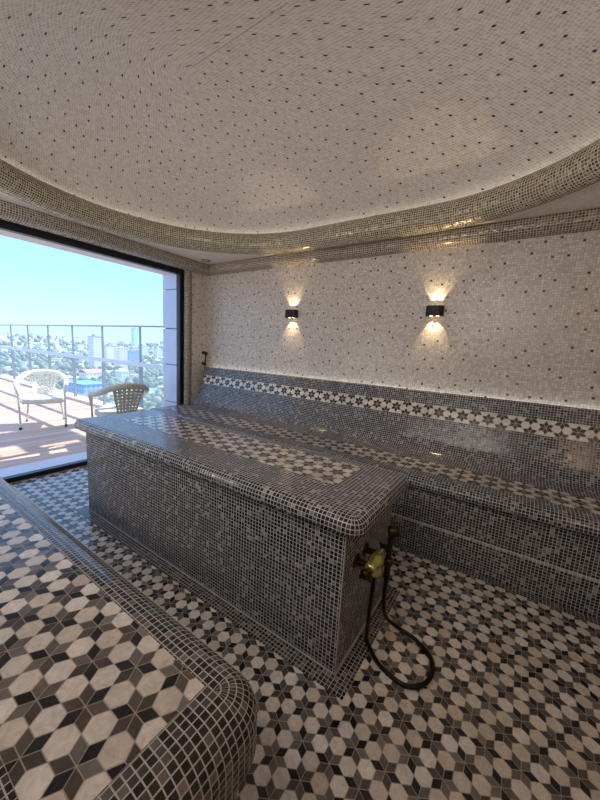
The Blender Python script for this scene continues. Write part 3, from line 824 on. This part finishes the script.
def building(pl, pr, pt, pb, depth, wall, roof, name, label, cat='building', group=None, pitched=False, gz=None):
    """stands where the photo's base line meets the ground"""
    px = (pl+pr)/2
    d_ = ray(px, pb); b = None
    for q in range(60, 2600, 3):
        p = Vector((0, 0, H))+d_*(q/ -d_.x if False else q)
        if p.z < terrain(p.x, p.y): b = Vector((p.x, p.y, terrain(p.x, p.y)-.3)); break
    if b is None: return None
    if group and any(abs(b.x-fx)+abs(b.y-fy) < (fr+9)*1.5 for fx, fy, fr in FOOT): return None
    FOOT.append((b.x, b.y, max(depth, (pr-pl)/fpx*q)*.8+2))
    dist = (b-Vector((0, 0, H))).dot(fwd)
    w = (pr-pl)/fpx*dist*.86; h = max(2.5, (pb-pt)/fpx*dist)
    root = empty(name, (b.x, b.y, b.z), atan2(b.y, b.x)+pi/2+.5, label=label, cat=cat, group=group)
    mb = MB(); mb.box(-w/2, w/2, -depth/2, depth/2, 0, h, 0); mb.build('wall', FW[wall], root)
    mb = MB()
    if pitched:
        rh = min(w, depth)*.22; e = .4
        P = [[(-w/2-e, -depth/2-e, h), (-w/2-e, 0, h+rh), (-w/2-e, depth/2+e, h)], [(w/2+e, -depth/2-e, h), (w/2+e, 0, h+rh), (w/2+e, depth/2+e, h)]]
        mb.grid(P, None, 0, False); mb.face(P[0][::-1]); mb.face(P[1]); mb.face([P[0][0], P[1][0], P[1][2], P[0][2]])
    else:
        mb.box(-w/2-.3, w/2+.3, -depth/2-.3, depth/2+.3, h, h+.6)
        if h > 14: mb.box(-w/5, w/6, -depth/4, depth/4, h+.6, h+3)
    mb.build('roof', RF[roof], root)
    return root
building(91, 101, 337, 369, 13, 'pink', 'grey', 'apartment_tower', 'tall white and pink tower block, leftmost of the tower cluster')
building(104, 116.5, 346, 363, 14, 'cream', 'grey', 'apartment_tower', 'cream apartment tower in the middle of the tower cluster')
building(116.5, 126, 348, 369, 14, 'pink', 'white', 'apartment_tower', 'pinkish white tower between cream tower and blue block')
building(126, 139, 351, 363, 15, 'blue', 'grey', 'apartment_block', 'wide blue-grey block beside the pale towers')
building(140.5, 148, 346, 357, 12, 'white', 'white', 'apartment_tower', 'white tower just right of the railing post nearest the facade pier')
building(155, 162, 349, 358, 12, 'white', 'white', 'apartment_block', 'white block nearest the blue facade pier')
building(132.5, 137.5, 329, 350, 16, 'pale', 'grey', 'apartment_tower', 'very faint haze-paled tower far behind the towers')
building(73, 100, 383, 395, 24, 'blue', 'blue', 'hall', 'low hall with broad bright blue roof below the towers', cat='hall')
building(82, 103, 372, 379, 14, 'white', 'red', 'hall', 'long white building with red roof above the blue hall', cat='building', pitched=True)
building(118, 127, 371, 380, 12, 'white', 'white', 'house', 'white flat-roofed house below the pinkish tower', cat='house')
building(131, 138, 375, 381, 10, 'white', 'grey', 'house', 'small white house between blue block and shaded chair', cat='house')
building(39.5, 44.5, 345, 351, 12, 'white', 'grey', 'apartment_block', 'bright white block on the slope above the cream chair', cat='building')
building(77, 83, 344, 353, 12, 'pink', 'red', 'apartment_block', 'pinkish block just right of the fourth railing post from the left', cat='building')
building(57, 66, 349, 354, 14, 'white', 'white', 'apartment_block', 'wide low white block left of the tall tower', cat='building')
building(0, 6, 347, 354, 12, 'white', 'grey', 'apartment_block', 'white block at the left edge of the view', cat='building')
rnd = random.Random(3)
walls = ['white', 'tan', 'grey', 'pink', 'cream', 'pale']; roofs = ['grey', 'red', 'white', 'grey']
for k in range(150):
    px = rnd.uniform(-6, 164); t = rnd.random()
    hz = 332.5+.0563*px
    pb = hz+(rnd.uniform(2.5, 9) if k < 80 else 9+t*t*42)
    w = rnd.uniform(2.0, 4.5)*(1+(0 if k < 80 else t)); hh = rnd.uniform(1.6, 3.6)*(1+(0 if k < 80 else .6*t))
    building(px-w/2, px+w/2, pb-hh, pb, rnd.uniform(8, 14), wc := rnd.choice(walls), rc_ := rnd.choice(roofs), 'house',
             'small %s house with %s %s roof %s' % ({'tan': 'beige', 'pale': 'bluish'}.get(wc, wc), 'pitched' if (pz := rnd.random() < .4) else 'flat', rc_, ('on the far hillside' if k < 80 else 'among lower trees')+(' left of the tall tower' if px < 91 else ' right of the tall tower')),
             cat='house', group='houses of the town', pitched=pz)
# tree cover: nobody could count it
mb = MB()
for k in range(5200):
    a = rnd.uniform(radians(-5), radians(50)); d = 90*(17 ** rnd.random()); x, y = -d*cos(a), d*sin(a)
    if any(abs(x-fx)+abs(y-fy) < fr*1.5 for fx, fy, fr in FOOT): continue
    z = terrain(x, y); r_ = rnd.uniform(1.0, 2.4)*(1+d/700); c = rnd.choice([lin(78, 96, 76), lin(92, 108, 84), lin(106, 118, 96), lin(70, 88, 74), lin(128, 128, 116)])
    f_ = min(1, d/1000); c = tuple(c[i]*(1-.6*f_)+(.22, .26, .30)[i]*.6*f_ for i in range(3))  # farther trees blended toward a painted haze colour
    P = []
    for i in range(5):
        ph = pi*i/4; P.append([(x+r_*sin(ph)*cos(q*pi/3)*rnd.uniform(.85, 1.15), y+r_*sin(ph)*sin(q*pi/3)*rnd.uniform(.85, 1.15), z+r_*.8-r_*.95*cos(ph)) for q in range(6)])
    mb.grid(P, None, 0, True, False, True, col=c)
def tree_mat():
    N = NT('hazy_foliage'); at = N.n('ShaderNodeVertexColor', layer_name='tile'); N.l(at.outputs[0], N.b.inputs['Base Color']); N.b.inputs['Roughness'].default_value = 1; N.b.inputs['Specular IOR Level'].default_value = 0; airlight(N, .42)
    return N.m
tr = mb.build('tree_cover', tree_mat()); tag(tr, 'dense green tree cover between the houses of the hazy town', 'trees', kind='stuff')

# ------------------------------------------------------------------ light
w = bpy.data.worlds.new('world'); SC.world = w; w.use_nodes = True; t = w.node_tree; bg = t.nodes['Background']
tc = t.nodes.new('ShaderNodeTexCoord'); sp_ = t.nodes.new('ShaderNodeSeparateXYZ'); rp = t.nodes.new('ShaderNodeValToRGB')
t.links.new(tc.outputs['Generated'], sp_.inputs[0]); t.links.new(sp_.outputs[2], rp.inputs[0])
e = rp.color_ramp.elements
e[0].position = 0; e[0].color = (.47, .66, .95, 1); e[1].position = .75; e[1].color = (.44, .52, .95, 1)
x = e.new(.16); x.color = (.31, .58, .98, 1); x = e.new(.42); x.color = (.22, .51, .95, 1)
t.links.new(rp.outputs[0], bg.inputs[0]); bg.inputs[1].default_value = 1.9

def light(name, typ, loc, energy, col, target=None, size=1, size_y=None, **k):
    ld = bpy.data.lights.new(name, typ); ld.energy = energy; ld.color = col
    if typ == 'AREA':
        ld.size = size
        if size_y: ld.shape = 'RECTANGLE'; ld.size_y = size_y
    elif typ == 'POINT': ld.shadow_soft_size = size
    for a, b in k.items(): setattr(ld, a, b)
    o = bpy.data.objects.new(name, ld); C.objects.link(o); o.location = loc
    if target is not None:
        o.rotation_euler = (Vector(target)-Vector(loc)).to_track_quat('-Z', 'Y').to_euler()
    return o
sun = light('sun', 'SUN', (0, 0, 20), 8.0, (1, .95, .88), target=None, angle=radians(.6))
sun.rotation_euler = Vector((-.15, -.75, -.95)).to_track_quat('-Z', 'Y').to_euler()
# room light: a warm lamp behind the camera, three added fills out of view, the strip behind the backrest
light('room_lamp', 'POINT', (.78, .25, 1.95), 8, (1, .68, .42), size=.16)
light('room_fill', 'AREA', (-.9, -.25, 2.25), 8, (1, .94, .88), target=(-1.3, 1.6, 0), size=1.6, size_y=.3)  # added fill to brighten the room, no fitting here
light('dome_fill', 'AREA', (-.6, -.38, 1.95), 16, (1, .92, .86), target=(-1.5, 1.9, 3.0), size=1.2, size_y=.25)  # added behind the camera to brighten the dome
light('soffit_fill', 'AREA', (-2.5, -.42, 1.15), 13, (1, .96, .92), target=(-3.2, 2.2, 2.4), size=.9, size_y=.2)  # added to brighten the flat ceiling border by the window
light('bench_led', 'AREA', ((XL+XR)/2, 2.928, .985), 3.2, (1, .98, .96), target=((XL+XR)/2, 2.94, 2.0), size=4.4, size_y=.02)
SC.view_settings.view_transform = 'Standard'
SC.view_settings.look = 'None'
SC.view_settings.exposure = 0
